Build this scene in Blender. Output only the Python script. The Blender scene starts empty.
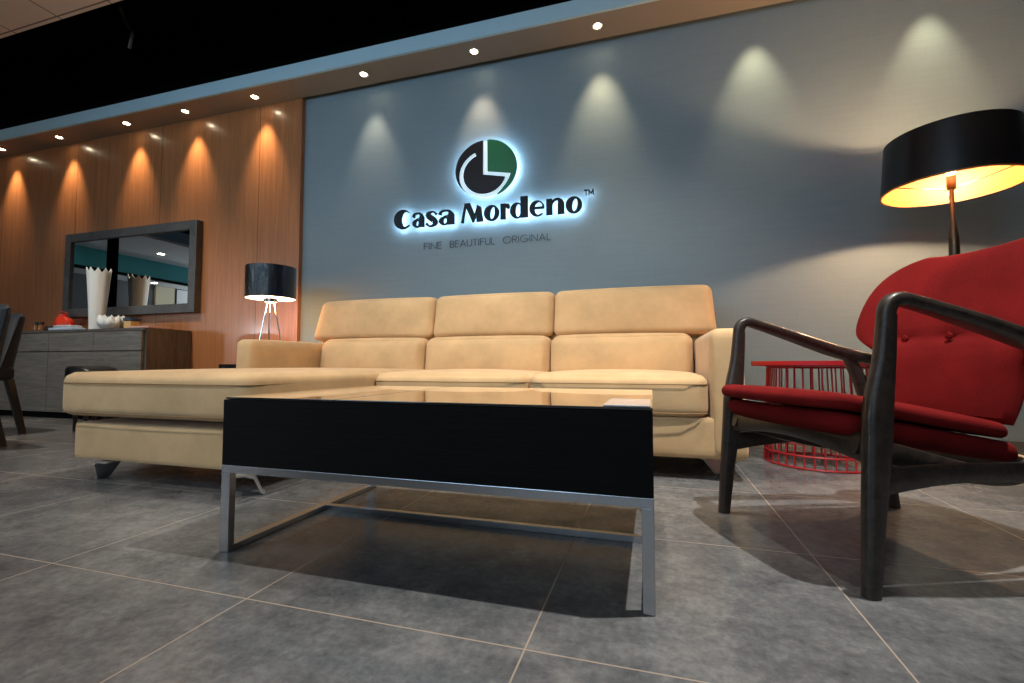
import bpy, bmesh, math, random
from mathutils import Vector, Matrix
random.seed(7)
PI = math.pi
D = bpy.data
SC = bpy.context.scene
COL = SC.collection

# ------------------------------------------------------------------ materials
def lin(c):
    return tuple(((x/255)/12.92 if x/255 <= .04045 else ((x/255+.055)/1.055)**2.4) for x in c)

def mat(name, color, rough=.5, metal=0., spec=.5, coat=0., sheen=0., emit=None, estr=0., alpha=1., coat_rough=.05):
    m = D.materials.new(name); m.use_nodes = True
    b = m.node_tree.nodes['Principled BSDF']
    b.inputs['Base Color'].default_value = (*color, 1)
    b.inputs['Roughness'].default_value = rough
    b.inputs['Metallic'].default_value = metal
    b.inputs['Specular IOR Level'].default_value = spec
    b.inputs['Coat Weight'].default_value = coat
    b.inputs['Coat Roughness'].default_value = coat_rough
    b.inputs['Sheen Weight'].default_value = sheen
    if emit:
        b.inputs['Emission Color'].default_value = (*emit, 1)
        b.inputs['Emission Strength'].default_value = estr
    return m

def nd(m, t, **kw):
    n = m.node_tree.nodes.new(t)
    for k, v in kw.items():
        setattr(n, k, v)
    return n

def coords(m, scale=(1, 1, 1), rot=(0, 0, 0)):
    L = m.node_tree.links
    tc = nd(m, 'ShaderNodeTexCoord'); mp = nd(m, 'ShaderNodeMapping')
    mp.inputs['Scale'].default_value = scale; mp.inputs['Rotation'].default_value = rot
    L.new(tc.outputs['Object'], mp.inputs['Vector'])
    return mp.outputs['Vector']

def noise(m, vec, scale, detail=4, rough=.55, dist=0.):
    n = nd(m, 'ShaderNodeTexNoise')
    n.inputs['Scale'].default_value = scale; n.inputs['Detail'].default_value = detail
    n.inputs['Roughness'].default_value = rough; n.inputs['Distortion'].default_value = dist
    m.node_tree.links.new(vec, n.inputs['Vector'])
    return n.outputs['Fac']

def ramp(m, fac, stops):
    r = nd(m, 'ShaderNodeValToRGB')
    while len(r.color_ramp.elements) < len(stops):
        r.color_ramp.elements.new(.5)
    for e, (p, c) in zip(r.color_ramp.elements, stops):
        e.position = p; e.color = (*c, 1) if len(c) == 3 else c
    m.node_tree.links.new(fac, r.inputs['Fac'])
    return r.outputs['Color']

def bump(m, h, strength=.2, dist=.01):
    b = nd(m, 'ShaderNodeBump')
    b.inputs['Strength'].default_value = strength; b.inputs['Distance'].default_value = dist
    m.node_tree.links.new(h, b.inputs['Height'])
    m.node_tree.links.new(b.outputs['Normal'], m.node_tree.nodes['Principled BSDF'].inputs['Normal'])

def setc(m, out, inp='Base Color'):
    m.node_tree.links.new(out, m.node_tree.nodes['Principled BSDF'].inputs[inp])

def mathn(m, op, a, b=None, c=None):
    n = nd(m, 'ShaderNodeMath', operation=op)
    for i, v in enumerate((a, b, c)):
        if v is None: continue
        if isinstance(v, (int, float)): n.inputs[i].default_value = v
        else: m.node_tree.links.new(v, n.inputs[i])
    return n.outputs[0]

def mixc(m, fac, a, b):
    n = nd(m, 'ShaderNodeMix', data_type='RGBA')
    L = m.node_tree.links
    if isinstance(fac, (int, float)): n.inputs[0].default_value = fac
    else: L.new(fac, n.inputs[0])
    for i, v in ((6, a), (7, b)):
        if isinstance(v, tuple): n.inputs[i].default_value = (*v, 1)
        else: L.new(v, n.inputs[i])
    return n.outputs[2]

# floor: large grey stone-look tiles with pale warm joints
def floor_mat():
    m = mat('stone_tile', (.2, .2, .2), .3)
    v = coords(m)
    n1 = noise(m, v, 1.6, 6, .6, .2); n2 = noise(m, v, 11, 10, .7, .0); n3 = noise(m, v, 55, 5, .7)
    mixn = mathn(m, 'ADD', mathn(m, 'MULTIPLY_ADD', n2, .38, mathn(m, 'MULTIPLY', n1, .36)), mathn(m, 'MULTIPLY', n3, .26))
    base = ramp(m, mixn, [(.37, (.060, .066, .074)), (.5, (.145, .150, .156)), (.63, (.27, .27, .268))])
    sx = nd(m, 'ShaderNodeSeparateXYZ'); m.node_tree.links.new(v, sx.inputs[0])
    def joint(o, off, per, w):
        t = mathn(m, 'DIVIDE', mathn(m, 'SUBTRACT', o, off), per)
        f = mathn(m, 'ABSOLUTE', mathn(m, 'SUBTRACT', mathn(m, 'FRACT', mathn(m, 'ADD', t, 100.5)), .5))
        return mathn(m, 'LESS_THAN', f, w/per/2)
    j = mathn(m, 'MAXIMUM', joint(sx.outputs[0], -.8205, .6035, .0034), joint(sx.outputs[1], .797, .597, .0034))
    setc(m, mixc(m, j, base, (.34, .28, .225)))
    r = mathn(m, 'MULTIPLY_ADD', n2, .12, .18)
    r = mathn(m, 'MULTIPLY_ADD', j, .25, r)
    setc(m, r, 'Roughness')
    h = mathn(m, 'SUBTRACT', mathn(m, 'MULTIPLY_ADD', n3, .12, mathn(m, 'MULTIPLY', n2, .3)), j)
    bump(m, h, .05, .003)
    return m

def wood_mat(name, dark, light, rough=.35, scale=(9, 9, .8), coat=0., seams=None, bs=.05, ns=3.):
    m = mat(name, light, rough, coat=coat, coat_rough=.14)
    v = coords(m, scale)
    n = noise(m, v, ns, 7, .62, .9); n2 = noise(m, coords(m, (scale[0]*5, scale[1]*5, scale[2]*3)), 6, 4, .6)
    f = mathn(m, 'MULTIPLY_ADD', n2, .35, mathn(m, 'MULTIPLY', n, .65))
    c = ramp(m, f, [(.34, dark), (.62, light)])
    if seams:
        sx = nd(m, 'ShaderNodeSeparateXYZ'); m.node_tree.links.new(coords(m), sx.inputs[0])
        t = mathn(m, 'DIVIDE', mathn(m, 'SUBTRACT', sx.outputs[0], seams[0]), seams[1])
        ff = mathn(m, 'ABSOLUTE', mathn(m, 'SUBTRACT', mathn(m, 'FRACT', mathn(m, 'ADD', t, 100.5)), .5))
        j = mathn(m, 'LESS_THAN', ff, .0028/seams[1])
        c = mixc(m, j, c, (.03, .012, .006))
    setc(m, c)
    bump(m, f, bs, .004)
    return m

def fabric_mat(name, color, rough=.9, sheen=.3, weave=500., bs=.25, var=.12):
    m = mat(name, color, rough, sheen=sheen, spec=.12)
    v = coords(m)
    n = noise(m, v, 6, 4, .6)
    lo = tuple(c*(1-var) for c in color); hi = tuple(min(1, c*(1+var)) for c in color)
    setc(m, ramp(m, n, [(.3, lo), (.7, hi)]))
    bump(m, noise(m, v, weave, 3, .7), bs, .002)
    return m

M = {}
M['floor'] = floor_mat()
M['wood_wall'] = wood_mat('walnut_veneer', (.29, .112, .042), (.47, .190, .072), .30, (14, 14, .5), .35, (-3.385, 1.205))
def wallpaper():
    m = mat('silk_wallpaper', (.22, .27, .28), .55, spec=.3)
    v = coords(m, (1.2, 1, 26)); n = noise(m, v, 4, 5, .6)
    v2 = coords(m, (60, 1, 3)); n2 = noise(m, v2, 4, 3, .6)
    f = mathn(m, 'MULTIPLY_ADD', n2, .4, mathn(m, 'MULTIPLY', n, .6))
    setc(m, ramp(m, f, [(.3, (.190, .256, .290)), (.7, (.220, .293, .330))]))
    bump(m, f, .08, .003)
    return m
M['wallpaper'] = wallpaper()
M['soffit'] = mat('soffit_paint', (.30, .26, .215), .75)  # warm tint stands in for light bounced off sofa and wood
M['fascia'] = mat('fascia_paint', (.45, .66, .76), .7)
M['black'] = mat('black_void_paint', (.004, .004, .005), .95, spec=.1)
M['ceiling'] = mat('ceiling_tile', (.5, .45, .38), .85)
M['white_ceil'] = mat('white_ceiling', (.62, .64, .66), .8)
M['grey_wall'] = mat('grey_wall', (.10, .11, .125), .8)
M['teal'] = mat('teal_paint', (.02, .25, .28), .6)
M['cream_curtain'] = mat('cream_curtain', (.55, .5, .36), .8)
M['sofa'] = fabric_mat('tan_suede', (.65, .435, .228), .86, .2, 350, .2, .12)
M['seam'] = mat('tan_stitch', (.30, .18, .08), .9)
M['red'] = fabric_mat('red_wool', (.185, .009, .009), .95, .0, 500, .9, .25)
M['chair_wood'] = wood_mat('dark_oak', (.010, .008, .007), (.050, .036, .028), .38, (14, 14, 14), .15, None, .25, 3.)
M['black_oak'] = wood_mat('black_oak', (.0008, .0008, .0009), (.0032, .0030, .0030), .62, (3, 3, 42), 0., None, .35, 2.5)
M['black_oak'].node_tree.nodes['Principled BSDF'].inputs['Specular IOR Level'].default_value = .15
M['table_top'] = mat('black_gloss_top', (.012, .010, .009), .10, spec=.8, coat=1., coat_rough=.03)
M['steel'] = mat('brushed_steel', (.50, .51, .53), .27, 1.)
def brushed(m):
    v = coords(m, (2, 2, 2)); n = noise(m, v, 9, 3); setc(m, mathn(m, 'MULTIPLY_ADD', n, .15, .2), 'Roughness')
M['foot_steel'] = mat('satin_foot_steel', (.62, .62, .62), .38, .75)
M['chrome'] = mat('chrome', (.72, .73, .75), .08, 1.)
M['grey_oak'] = wood_mat('grey_oak', (.07, .066, .058), (.19, .178, .155), .42, (2.2, 6, 24), 0., None, .12, 2.)
M['grey_oak_side'] = wood_mat('grey_oak_side', (.04, .033, .027), (.11, .092, .074), .42, (9, 9, 1.2), 0., None, .12, 2.)
M['frame_grey'] = wood_mat('charcoal_oak_frame', (.035, .037, .04), (.085, .088, .09), .4, (5, 5, 5), 0., None, .1, 2.)
M['mirror'] = mat('mirror_silver', (.86, .9, .9), .0, 1.)
M['white_ceramic'] = mat('white_ceramic', (.78, .83, .81), .35)
M['dark_leather'] = fabric_mat('charcoal_upholstery', (.016, .021, .030), .55, .1, 200, .15, .2)
M['black_leather'] = mat('black_leather', (.007, .007, .008), .4)
M['dark_leg'] = mat('black_wood_leg', (.012, .010, .009), .4)
M['black_gloss'] = mat('black_gloss_lacquer', (.006, .006, .008), .25, coat=.6)
M['red_wire'] = mat('red_powder_coat', (.48, .012, .02), .4, coat=.2)
M['shade_black'] = mat('black_satin_shade', (.005, .005, .007), .32, spec=.5)
M['gold'] = mat('gold_lining', (.42, .15, .035), .5, .2)
M['lamp_metal'] = mat('bronze_stem', (.10, .075, .05), .35, 1.)
M['bulb'] = mat('warm_bulb', (1, .8, .5), .4, emit=(1., .66, .30), estr=30.)
M['socket'] = mat('bronze_socket', (.25, .13, .05), .45, .5)
M['diffuser'] = mat('lit_white_diffuser', (.9, .85, .75), .5, emit=(1., .82, .58), estr=4.5)
M['lens'] = mat('downlight_lens', (1, .9, .7), .4, emit=(1., .84, .58), estr=38.)
M['lens_cool'] = mat('ceiling_lamp_lens', (1, .95, .9), .4, emit=(1., .9, .76), estr=25.)
M['trim_white'] = mat('downlight_trim', (.55, .5, .42), .45)
M['sign_black'] = mat('sign_black_acrylic', (.006, .007, .011), .35, spec=.15)
M['sign_dark'] = mat('sign_charcoal_acrylic', (.018, .015, .018), .35, spec=.2)
M['sign_green'] = mat('sign_green_acrylic', (.004, .16, .055), .35)
M['sign_white'] = mat('sign_white_acrylic', (.8, .9, .95), .4, emit=(.62, .88, 1.), estr=.55)
M['halo'] = mat('halo_led', (.6, .8, 1), .4, emit=(.56, .80, 1.), estr=17.)
M['tag_grey'] = mat('tagline_vinyl', (.05, .055, .06), .5)
M['red_plastic'] = mat('red_plastic_bag', (.85, .05, .02), .35)
M['paper_blue'] = mat('pale_blue_cloth', (.42, .52, .66), .7)
M['paper_pink'] = mat('pink_paper', (.62, .36, .32), .7)
M['card_white'] = mat('pale_glossy_card', (.62, .62, .66), .18, coat=.5)
M['jar_amber'] = mat('amber_glass', (.30, .12, .03), .15, coat=.5)
M['brown_cap'] = mat('brown_cap', (.05, .03, .02), .4)
M['box_yellow'] = mat('yellow_card_box', (.62, .42, .16), .6)
M['box_blue'] = mat('dark_blue_lid', (.02, .05, .09), .3)
M['glow_pane'] = mat('cool_glow_pane', (.02, .03, .04), .1, emit=(.7, .85, 1.), estr=.3)  # faint bluish glow of the added pane behind the viewer

def shade_pleated():
    m = mat('black_sequin_shade', (.004, .004, .008), .16, coat=1., coat_rough=.05)
    v = coords(m, (1, 1, .15)); n = noise(m, v, 60, 4, .7)
    bump(m, n, .7, .01)
    v2 = coords(m, (1, 1, .25)); n2 = noise(m, v2, 5, 2)
    setc(m, ramp(m, n2, [(.55, (.003, .003, .004)), (.75, (.008, .009, .07))]))
    return m
M['sequin'] = shade_pleated()

# ------------------------------------------------------------------ scene helpers
def tag(o, label=None, cat=None, group=None, kind=None):
    if label: o['label'] = label
    if cat: o['category'] = cat
    if group: o['group'] = group
    if kind: o['kind'] = kind
    return o

def empty(name, loc, rz=0., label=None, cat=None, group=None):
    o = D.objects.new(name, None); COL.objects.link(o)
    o.location = loc; o.rotation_euler = (0, 0, rz); o.empty_display_size = .1
    tag(o, label, cat, group)
    return o

def root_of(p):
    while p.parent: p = p.parent
    return p

def build(name, bm, m, parent=None, local=False, smooth=True, loc=None):
    """link bm as one mesh object; world-space verts are moved into the thing's frame unless local"""
    bmesh.ops.recalc_face_normals(bm, faces=bm.faces)
    if parent is not None and not local:
        r = root_of(parent)
        Mx = Matrix.Translation(r.location) @ Matrix.Rotation(r.rotation_euler.z, 4, 'Z')
        bm.transform(Mx.inverted())
    if parent is None and loc is not None:
        bm.transform(Matrix.Translation(-Vector(loc)))
    me = D.meshes.new(name); bm.to_mesh(me); bm.free()
    if smooth:
        for p in me.polygons: p.use_smooth = True
        try:
            me.set_sharp_from_angle(angle=math.radians(38))
        except Exception: pass
    me.materials.append(m)
    o = D.objects.new(name, me); COL.objects.link(o)
    if parent is not None: o.parent = parent
    if parent is None and loc is not None: o.location = loc
    return o

def struct(name, bm, m):
    o = build(name, bm, m, smooth=False); o['kind'] = 'structure'; return o

def box(bm, x0, x1, y0, y1, z0, z1, bev=0., seg=2):
    vs = [bm.verts.new((x, y, z)) for x in (x0, x1) for y in (y0, y1) for z in (z0, z1)]
    q = [(0, 1, 3, 2), (4, 6, 7, 5), (0, 4, 5, 1), (2, 3, 7, 6), (0, 2, 6, 4), (1, 5, 7, 3)]
    fs = [bm.faces.new([vs[i] for i in f]) for f in q]
    if bev > 0:
        es = list({e for f in fs for e in f.edges})
        bmesh.ops.bevel(bm, geom=es, offset=bev, segments=seg, profile=.5, affect='EDGES')
    return bm

def nbox(*a, **k):
    return box(bmesh.new(), *a, **k)

def softbox(x0, x1, y0, y1, z0, z1, r=.04, puff=(0, 0, 0, 0, 0, 0), n=18, plan_r=None, bm=None):
    """upholstered block: rounded edges; puff = bulge of -x,+x,-y,+y,-z,+z faces"""
    if bm is None: bm = bmesh.new()
    c = Vector(((x0+x1)/2, (y0+y1)/2, (z0+z1)/2)); h = Vector(((x1-x0)/2, (y1-y0)/2, (z1-z0)/2))
    r = min(r, h.x*.98, h.y*.98, h.z*.98)
    pr_ = max(plan_r or r, r)
    def prm(i):
        t = i/n*2-1
        return math.sin(t*PI/2)*.55+t*.45
    grid = {}
    def vert(a, b, cc):
        k = (round(a, 5), round(b, 5), round(cc, 5))
        if k in grid: return grid[k]
        q = Vector((a*h.x, b*h.y, cc*h.z))
        # plan rounding first (vertical edges), then edge rounding
        inner = Vector((max(-(h.x-pr_), min(h.x-pr_, q.x)), max(-(h.y-pr_), min(h.y-pr_, q.y)), max(-(h.z-r), min(h.z-r, q.z))))
        d = q-inner
        hv = Vector((d.x, d.y, 0)); hl = hv.length
        zl = abs(d.z)/r
        if hl > 1e-9:
            m_ = max(abs(d.x), abs(d.y))       # radial distance parameter 0..pr_
            rad = m_
            hv = hv/hl
            # cross-section superellipse between horizontal reach and vertical reach
            a_ = max(0, (rad-(pr_-r)))/r
            if a_ > 0 and zl > 0:
                s = max(a_, zl)/math.sqrt(a_*a_+zl*zl)
                rad = (pr_-r)+a_*s*r; dz = zl*s*r
            else:
                dz = zl*r
            p = Vector((inner.x, inner.y, inner.z+math.copysign(dz, d.z) if zl > 0 else inner.z+0))+hv*rad
        else:
            p = Vector((q.x, q.y, q.z))
        fa, fb, fc = 1-a*a, 1-b*b, 1-cc*cc
        fx = (fb*fc)**.6 if fb > 0 and fc > 0 else 0
        fy = (fa*fc)**.6 if fa > 0 and fc > 0 else 0
        fz = (fa*fb)**.6 if fa > 0 and fb > 0 else 0
        p.x += (puff[1] if a > 0 else -puff[0])*fx*abs(a)**3
        p.y += (puff[3] if b > 0 else -puff[2])*fy*abs(b)**3
        p.z += (puff[5] if cc > 0 else -puff[4])*fz*abs(cc)**3
        v = bm.verts.new(p+c); grid[k] = v
        return v
    P = [prm(i) for i in range(n+1)]
    for ax in range(3):
        for s in (-1, 1):
            for i in range(n):
                for j in range(n):
                    q = []
                    for (u, w) in ((P[i], P[j]), (P[i+1], P[j]), (P[i+1], P[j+1]), (P[i], P[j+1])):
                        t = [0, 0, 0]; t[ax] = s; t[(ax+1) % 3] = u; t[(ax+2) % 3] = w
                        q.append(vert(*t))
                    try: bm.faces.new(q)
                    except ValueError: pass
    return bm

def sweep(pts, sizes, up=(0, 0, 1), n=12, sq=2.6, bm=None, closed=False, sides=None):
    """rounded-section bar: pts path, sizes (w,h) per point; section axes = side x up-ish"""
    if bm is None: bm = bmesh.new()
    pts = [Vector(p) for p in pts]; N = len(pts)
    up = Vector(up)
    rings = []
    for i, p in enumerate(pts):
        if closed: t = pts[(i+1) % N]-pts[i-1]
        else: t = pts[min(i+1, N-1)]-pts[max(i-1, 0)]
        t.normalize()
        s = t.cross(up)
        if s.length < 1e-4: s = t.cross(Vector((1, 0, 0)))
        s.normalize(); w_ = s.cross(t).normalized()
        a, b = sizes[i] if isinstance(sizes, list) else sizes
        ring = []
        for k in range(n):
            th = 2*PI*k/n
            c_, s_ = math.cos(th), math.sin(th)
            x = math.copysign(abs(c_)**(2/sq), c_)*a/2; y = math.copysign(abs(s_)**(2/sq), s_)*b/2
            ring.append(bm.verts.new(p+s*x+w_*y))
        rings.append(ring)
    rng = range(N) if closed else range(N-1)
    for i in rng:
        r0, r1 = rings[i], rings[(i+1) % N]
        for k in range(n):
            bm.faces.new((r0[k], r0[(k+1) % n], r1[(k+1) % n], r1[k]))
    if not closed:
        bm.faces.new(rings[0][::-1]); bm.faces.new(rings[-1])
    return bm

def smooth_path(pts, sizes=None, sub=6):
    """Catmull-Rom through pts (and sizes)"""
    P = [Vector(p) for p in pts]; out = []; so = []
    S = [Vector((*s, 0)) for s in sizes] if sizes else None
    def cr(A, i, t):
        a, b, c, d = A[max(i-1, 0)], A[i], A[i+1], A[min(i+2, len(A)-1)]
        return .5*((2*b)+(c-a)*t+(2*a-5*b+4*c-d)*t*t+(3*b-a-3*c+d)*t**3)
    for i in range(len(P)-1):
        for k in range(sub):
            out.append(cr(P, i, k/sub))
            if S: v = cr(S, i, k/sub); so.append((v.x, v.y))
    out.append(P[-1])
    if S: so.append((S[-1].x, S[-1].y)); return out, so
    return out

def tube(pts, r, n=8, bm=None, closed=False):
    return sweep(pts, (2*r, 2*r), n=n, sq=2, bm=bm, closed=closed)

def lathe(prof, cx=0, cy=0, n=40, bm=None, cap=True):
    if bm is None: bm = bmesh.new()
    rings = []
    for r, z in prof:
        rings.append([bm.verts.new((cx+r*math.cos(2*PI*k/n), cy+r*math.sin(2*PI*k/n), z)) for k in range(n)])
    for a, b in zip(rings, rings[1:]):
        for k in range(n):
            bm.faces.new((a[k], a[(k+1) % n], b[(k+1) % n], b[k]))
    if cap:
        if prof[0][0] > 1e-6: bm.faces.new(rings[0][::-1])
        if prof[-1][0] > 1e-6: bm.faces.new(rings[-1])
    bmesh.ops.remove_doubles(bm, verts=bm.verts, dist=1e-6)
    return bm

def copy_tree(o, parent=None):
    c = o.copy(); COL.objects.link(c); c.parent = parent
    for ch in o.children: copy_tree(ch, c)
    return c

# ------------------------------------------------------------------ camera (f = 465 px at 1024 px width)
H = .49
cam_d = D.cameras.new('camera'); cam = D.objects.new('camera', cam_d); COL.objects.link(cam)
cam_d.sensor_fit = 'HORIZONTAL'; cam_d.sensor_width = 36; cam_d.lens = 465/1024*36
cam_d.clip_start = .02
pit = math.radians(2.83); yaw = math.atan(140/465*math.cos(pit))
cam.location = (0, 0, H); cam.rotation_euler = (PI/2+pit, 0, yaw)
SC.camera = cam

# ------------------------------------------------------------------ room shell
WY = 3.34                       # feature wall
XL, XR, YF = -13.6, 4.6, -7.     # far walls
ZS = 2.845                      # soffit underside
ZC = 3.1                        # tiled ceiling
ZT = 4.0                        # open black ceiling
struct('floor', nbox(XL, XR, YF, WY, -.1, 0), M['floor'])
struct('wall_back', nbox(-2.93, XR, WY, WY+.12, 0, ZS+.10), M['wallpaper'])
struct('wall_back_left', nbox(XL, -2.93, WY-.04, WY+.12, 0, ZS+.10), M['wood_wall'])
struct('wall_back_upper', nbox(XL, XR, WY, WY+.12, ZS+.12, ZT), M['black'])
struct('wall_right', nbox(XR, XR+.12, YF, WY+.12, 0, ZT), M['grey_wall'])
struct('wall_left', nbox(XL-.12, XL, YF, WY+.12, 0, ZT), M['grey_wall'])
struct('wall_front', nbox(XL, XR, YF-.12, YF, 0, ZT), M['grey_wall'])
bm = nbox(XL, XR, 2.27, WY+.12, ZT, ZT+.1)
struct('ceiling', bm, M['black'])
# soffit along the wall: underside and fascia
struct('trim_1', nbox(XL, XR, 3.05, WY-.04, ZS, ZS+.02), M['soffit'])
struct('trim_2', nbox(XL, XR, 3.03, 3.05, ZS, ZS+.115), M['fascia'])
struct('trim_3', nbox(XL, XR, 3.05, WY+.12, ZS+.095, ZS+.115), M['black'])
# tiled ceiling over the shop floor
def ceil_mat():
    m = M['ceiling']
    sx = nd(m, 'ShaderNodeSeparateXYZ'); m.node_tree.links.new(coords(m), sx.inputs[0])
    js = []
    for o, off, per in ((sx.outputs[0], -4.24, .53), (sx.outputs[1], 2.24, .6)):
        t = mathn(m, 'DIVIDE', mathn(m, 'SUBTRACT', o, off), per)
        f = mathn(m, 'ABSOLUTE', mathn(m, 'SUBTRACT', mathn(m, 'FRACT', mathn(m, 'ADD', t, 100.5)), .5))
        js.append(mathn(m, 'LESS_THAN', f, .006/per))
    setc(m, mixc(m, mathn(m, 'MAXIMUM', *js), (.80, .70, .58), (.25, .20, .16)))
ceil_mat()
struct('trim_4', nbox(-8.4, XR, YF, 2.27, ZC, ZC+.05), M['ceiling'])
struct('trim_5', nbox(-12., -9.9, YF, 2.27, ZC, ZC+.05), M['white_ceil'])
struct('trim_10', nbox(-9.9, -8.4, YF, 2.27, ZC+.3, ZC+.35), M['black'])
struct('trim_11', nbox(XL, -12.1, YF, WY-.04, 2.75, 2.80), M['white_ceil'])
struct('trim_6', nbox(XL, XR, 2.25, 2.27, ZC+.05, ZT), M['black'])
# teal bulkheads and dark beams behind the viewer (seen in the mirror)
struct('trim_7', nbox(-12.1, -12., YF, WY-.3, 2.67, ZC), M['teal'])
struct('trim_8', nbox(-12.12, -11.97, YF, WY-.3, 2.62, 2.67), M['black'])
struct('trim_9', nbox(-10.06, -9.94, .12, .25, 0, ZC), M['black'])
struct('trim_12', nbox(XL, XL+.06, -3.75, -3.2, 0, 2.74), M['cream_curtain'])
struct('trim_13', nbox(XL+.06, XL+.08, -4.15, -3.8, 2.2, 2.72), M['white_ceil'])
# glowing pane added behind the viewer for cool ambient fill
struct('fill_pane_1', nbox(-3.5, 3.5, YF, YF+.03, .3, 2.7), M['glow_pane'])

# dark skirting of the feature wall
struct('baseboard_back', nbox(-2.93, XR, WY-.012, WY, 0, .06), mat('skirting_grey', (.10, .11, .11), .5))

# ------------------------------------------------------------------ lights
def spot(name, loc, energy, size_deg, blend, color, radius=.03, target=None):
    l = D.lights.new(name, 'SPOT'); l.energy = energy; l.spot_size = math.radians(size_deg); l.spot_blend = blend
    l.color = color; l.shadow_soft_size = radius
    o = D.objects.new(name, l); COL.objects.link(o); o.location = loc
    if target:
        d = Vector(target)-Vector(loc); o.rotation_euler = d.to_track_quat('-Z', 'Y').to_euler()
    return o
def point(name, loc, energy, color, radius=.03):
    l = D.lights.new(name, 'POINT'); l.energy = energy; l.color = color; l.shadow_soft_size = radius
    o = D.objects.new(name, l); COL.objects.link(o); o.location = loc; return o
def area(name, loc, energy, size, color, target):
    l = D.lights.new(name, 'AREA'); l.energy = energy; l.shape = 'RECTANGLE'; l.size, l.size_y = size; l.color = color
    o = D.objects.new(name, l); COL.objects.link(o); o.location = loc
    o.rotation_euler = (Vector(target)-Vector(loc)).to_track_quat('-Z', 'Y').to_euler(); return o

WARM = (1., .74, .46); NEUT = (1., .88, .74); COOL = (.66, .84, 1.)

def make_downlight():
    r = empty('downlight', (0, 0, 0))
    b = bmesh.new()
    lathe([(.026, 0), (.036, -.004), (.038, 0), (.038, .004), (.026, .004), (.026, 0)], n=28, bm=b, cap=False)
    build('trim_ring', b, M['trim_white'], r, local=True)
    build('lens', lathe([(.0001, -.0005), (.0255, -.0005), (.0255, .003), (.0001, .003)], n=24), M['lens'], r, local=True)
    return r
dl0 = make_downlight()
DX = [(-6.79, 'recessed downlight in the soffit at the far left edge of the view', 'a'),
      (-5.86, 'second recessed downlight from the left in the soffit over the wood wall', 'a'),
      (-4.89, 'recessed downlight in the soffit above the mirror, third from the left', 'a'),
      (-4.13, 'recessed downlight above the right end of the mirror, fourth from the left', 'a'),
      (-3.32, 'recessed downlight nearest the wood wall end, just left of the grey wall', 'a'),
      (-2.21, 'leftmost recessed downlight in front of the grey wall', 'b'),
      (-1.25, 'recessed downlight right above the round sign emblem', 'b'),
      (-.33, 'rightmost visible recessed downlight, up right of the sign', 'b')]
for i, (x, lab, k) in enumerate(DX):
    o = dl0 if i == 0 else copy_tree(dl0)
    o.location = (x, 3.165, ZS)
    tag(o, lab, 'downlight', 'round recessed downlights in a row along the soffit')
SX = [(x, 150, WARM) for x in (-8.7, -7.75)]+[(x, 150, WARM) for x, _, k in DX if k == 'a']+[(-2.21, 62, (1, .76, .54)), (-1.25, 80, (1, .70, .48)), (-.33, 100, (1, .75, .44)), (.68, 85, (1, .78, .46)), (1.63, 80, (1, .78, .46)), (2.6, 60, (1, .78, .46))]
for x, e, c in SX:
    y = 3.165
    spot('soffit_spot', (x, y, ZS-.012), e*.40, 52, 1., c, .03, (x, y+.24, ZS-1.0))

# accent spots in the shop ceiling (they shape the crisp shadows on the floor)
spot('key_spot', (.80, 1.25, ZC-.02), 380, 76, 1., (1, .95, .88), .025, (.2, 1.35, 0))
spot('sofa_spot', (-1.5, 1.75, ZC-.02), 150, 80, .8, (1, .91, .78), .03, (-1.4, 2.2, .3))
spot('sofa_spot', (-.2, 1.6, ZC-.02), 115, 80, .8, (1, .90, .76), .03, (-.2, 2.5, .4))
spot('left_spot', (-4.3, 1.6, ZC-.02), 200, 90, .8, (1, .88, .74), .04, (-4.4, 2.3, .3))
spot('front_spot', (-2.4, -.4, ZC-.02), 125, 50, 1., (1., .93, .84), .04, (-1.9, 1.75, .3))
spot('front_spot', (.3, -.9, ZC-.02), 60, 46, 1., (1., .94, .86), .04, (-.1, 2.4, .45))
area('cool_front_fill', (0, YF+.3, 1.7), 26, (6, 2.2), COOL, (-1, 3, 1.2))  # added area light, cool ambient fill from behind the viewer
area('cool_wall_fill', (-3, -2.2, ZC-.06), 46, (5, 1.5), (.50, .76, 1.), (-1.5, 3.3, 1.9)).data.spread = math.radians(75)  # unseen panel added to wash wall and fascia with cool fill
for px_, py_, pz_ in ((-10.8, -6.3, 2.0), (-12.9, -6.3, 1.6)):
    point('mirror_zone_fill', (px_, py_, pz_), 170, (.92, .97, 1.), .05)  # bare points added out of sight to brighten the mirrored zone
for k_, (x, y, z) in enumerate(((-11.08, -1.52, ZC), (-11.37, -.06, ZC), (-13.2, -2.9, 2.75), (-12.4, -2.83, 2.75))):
    o = build('trim_%d' % (14+k_), lathe([(.0001, z-.004), (.07, z-.004), (.07, z+.01), (.0001, z+.01)], x, y, 20), M['lens_cool']); o['kind'] = 'structure'

W = D.worlds.new('world'); SC.world = W; W.use_nodes = True
W.node_tree.nodes['Background'].inputs[0].default_value = (.4, .6, .8, 1)
W.node_tree.nodes['Background'].inputs[1].default_value = .02

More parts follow.
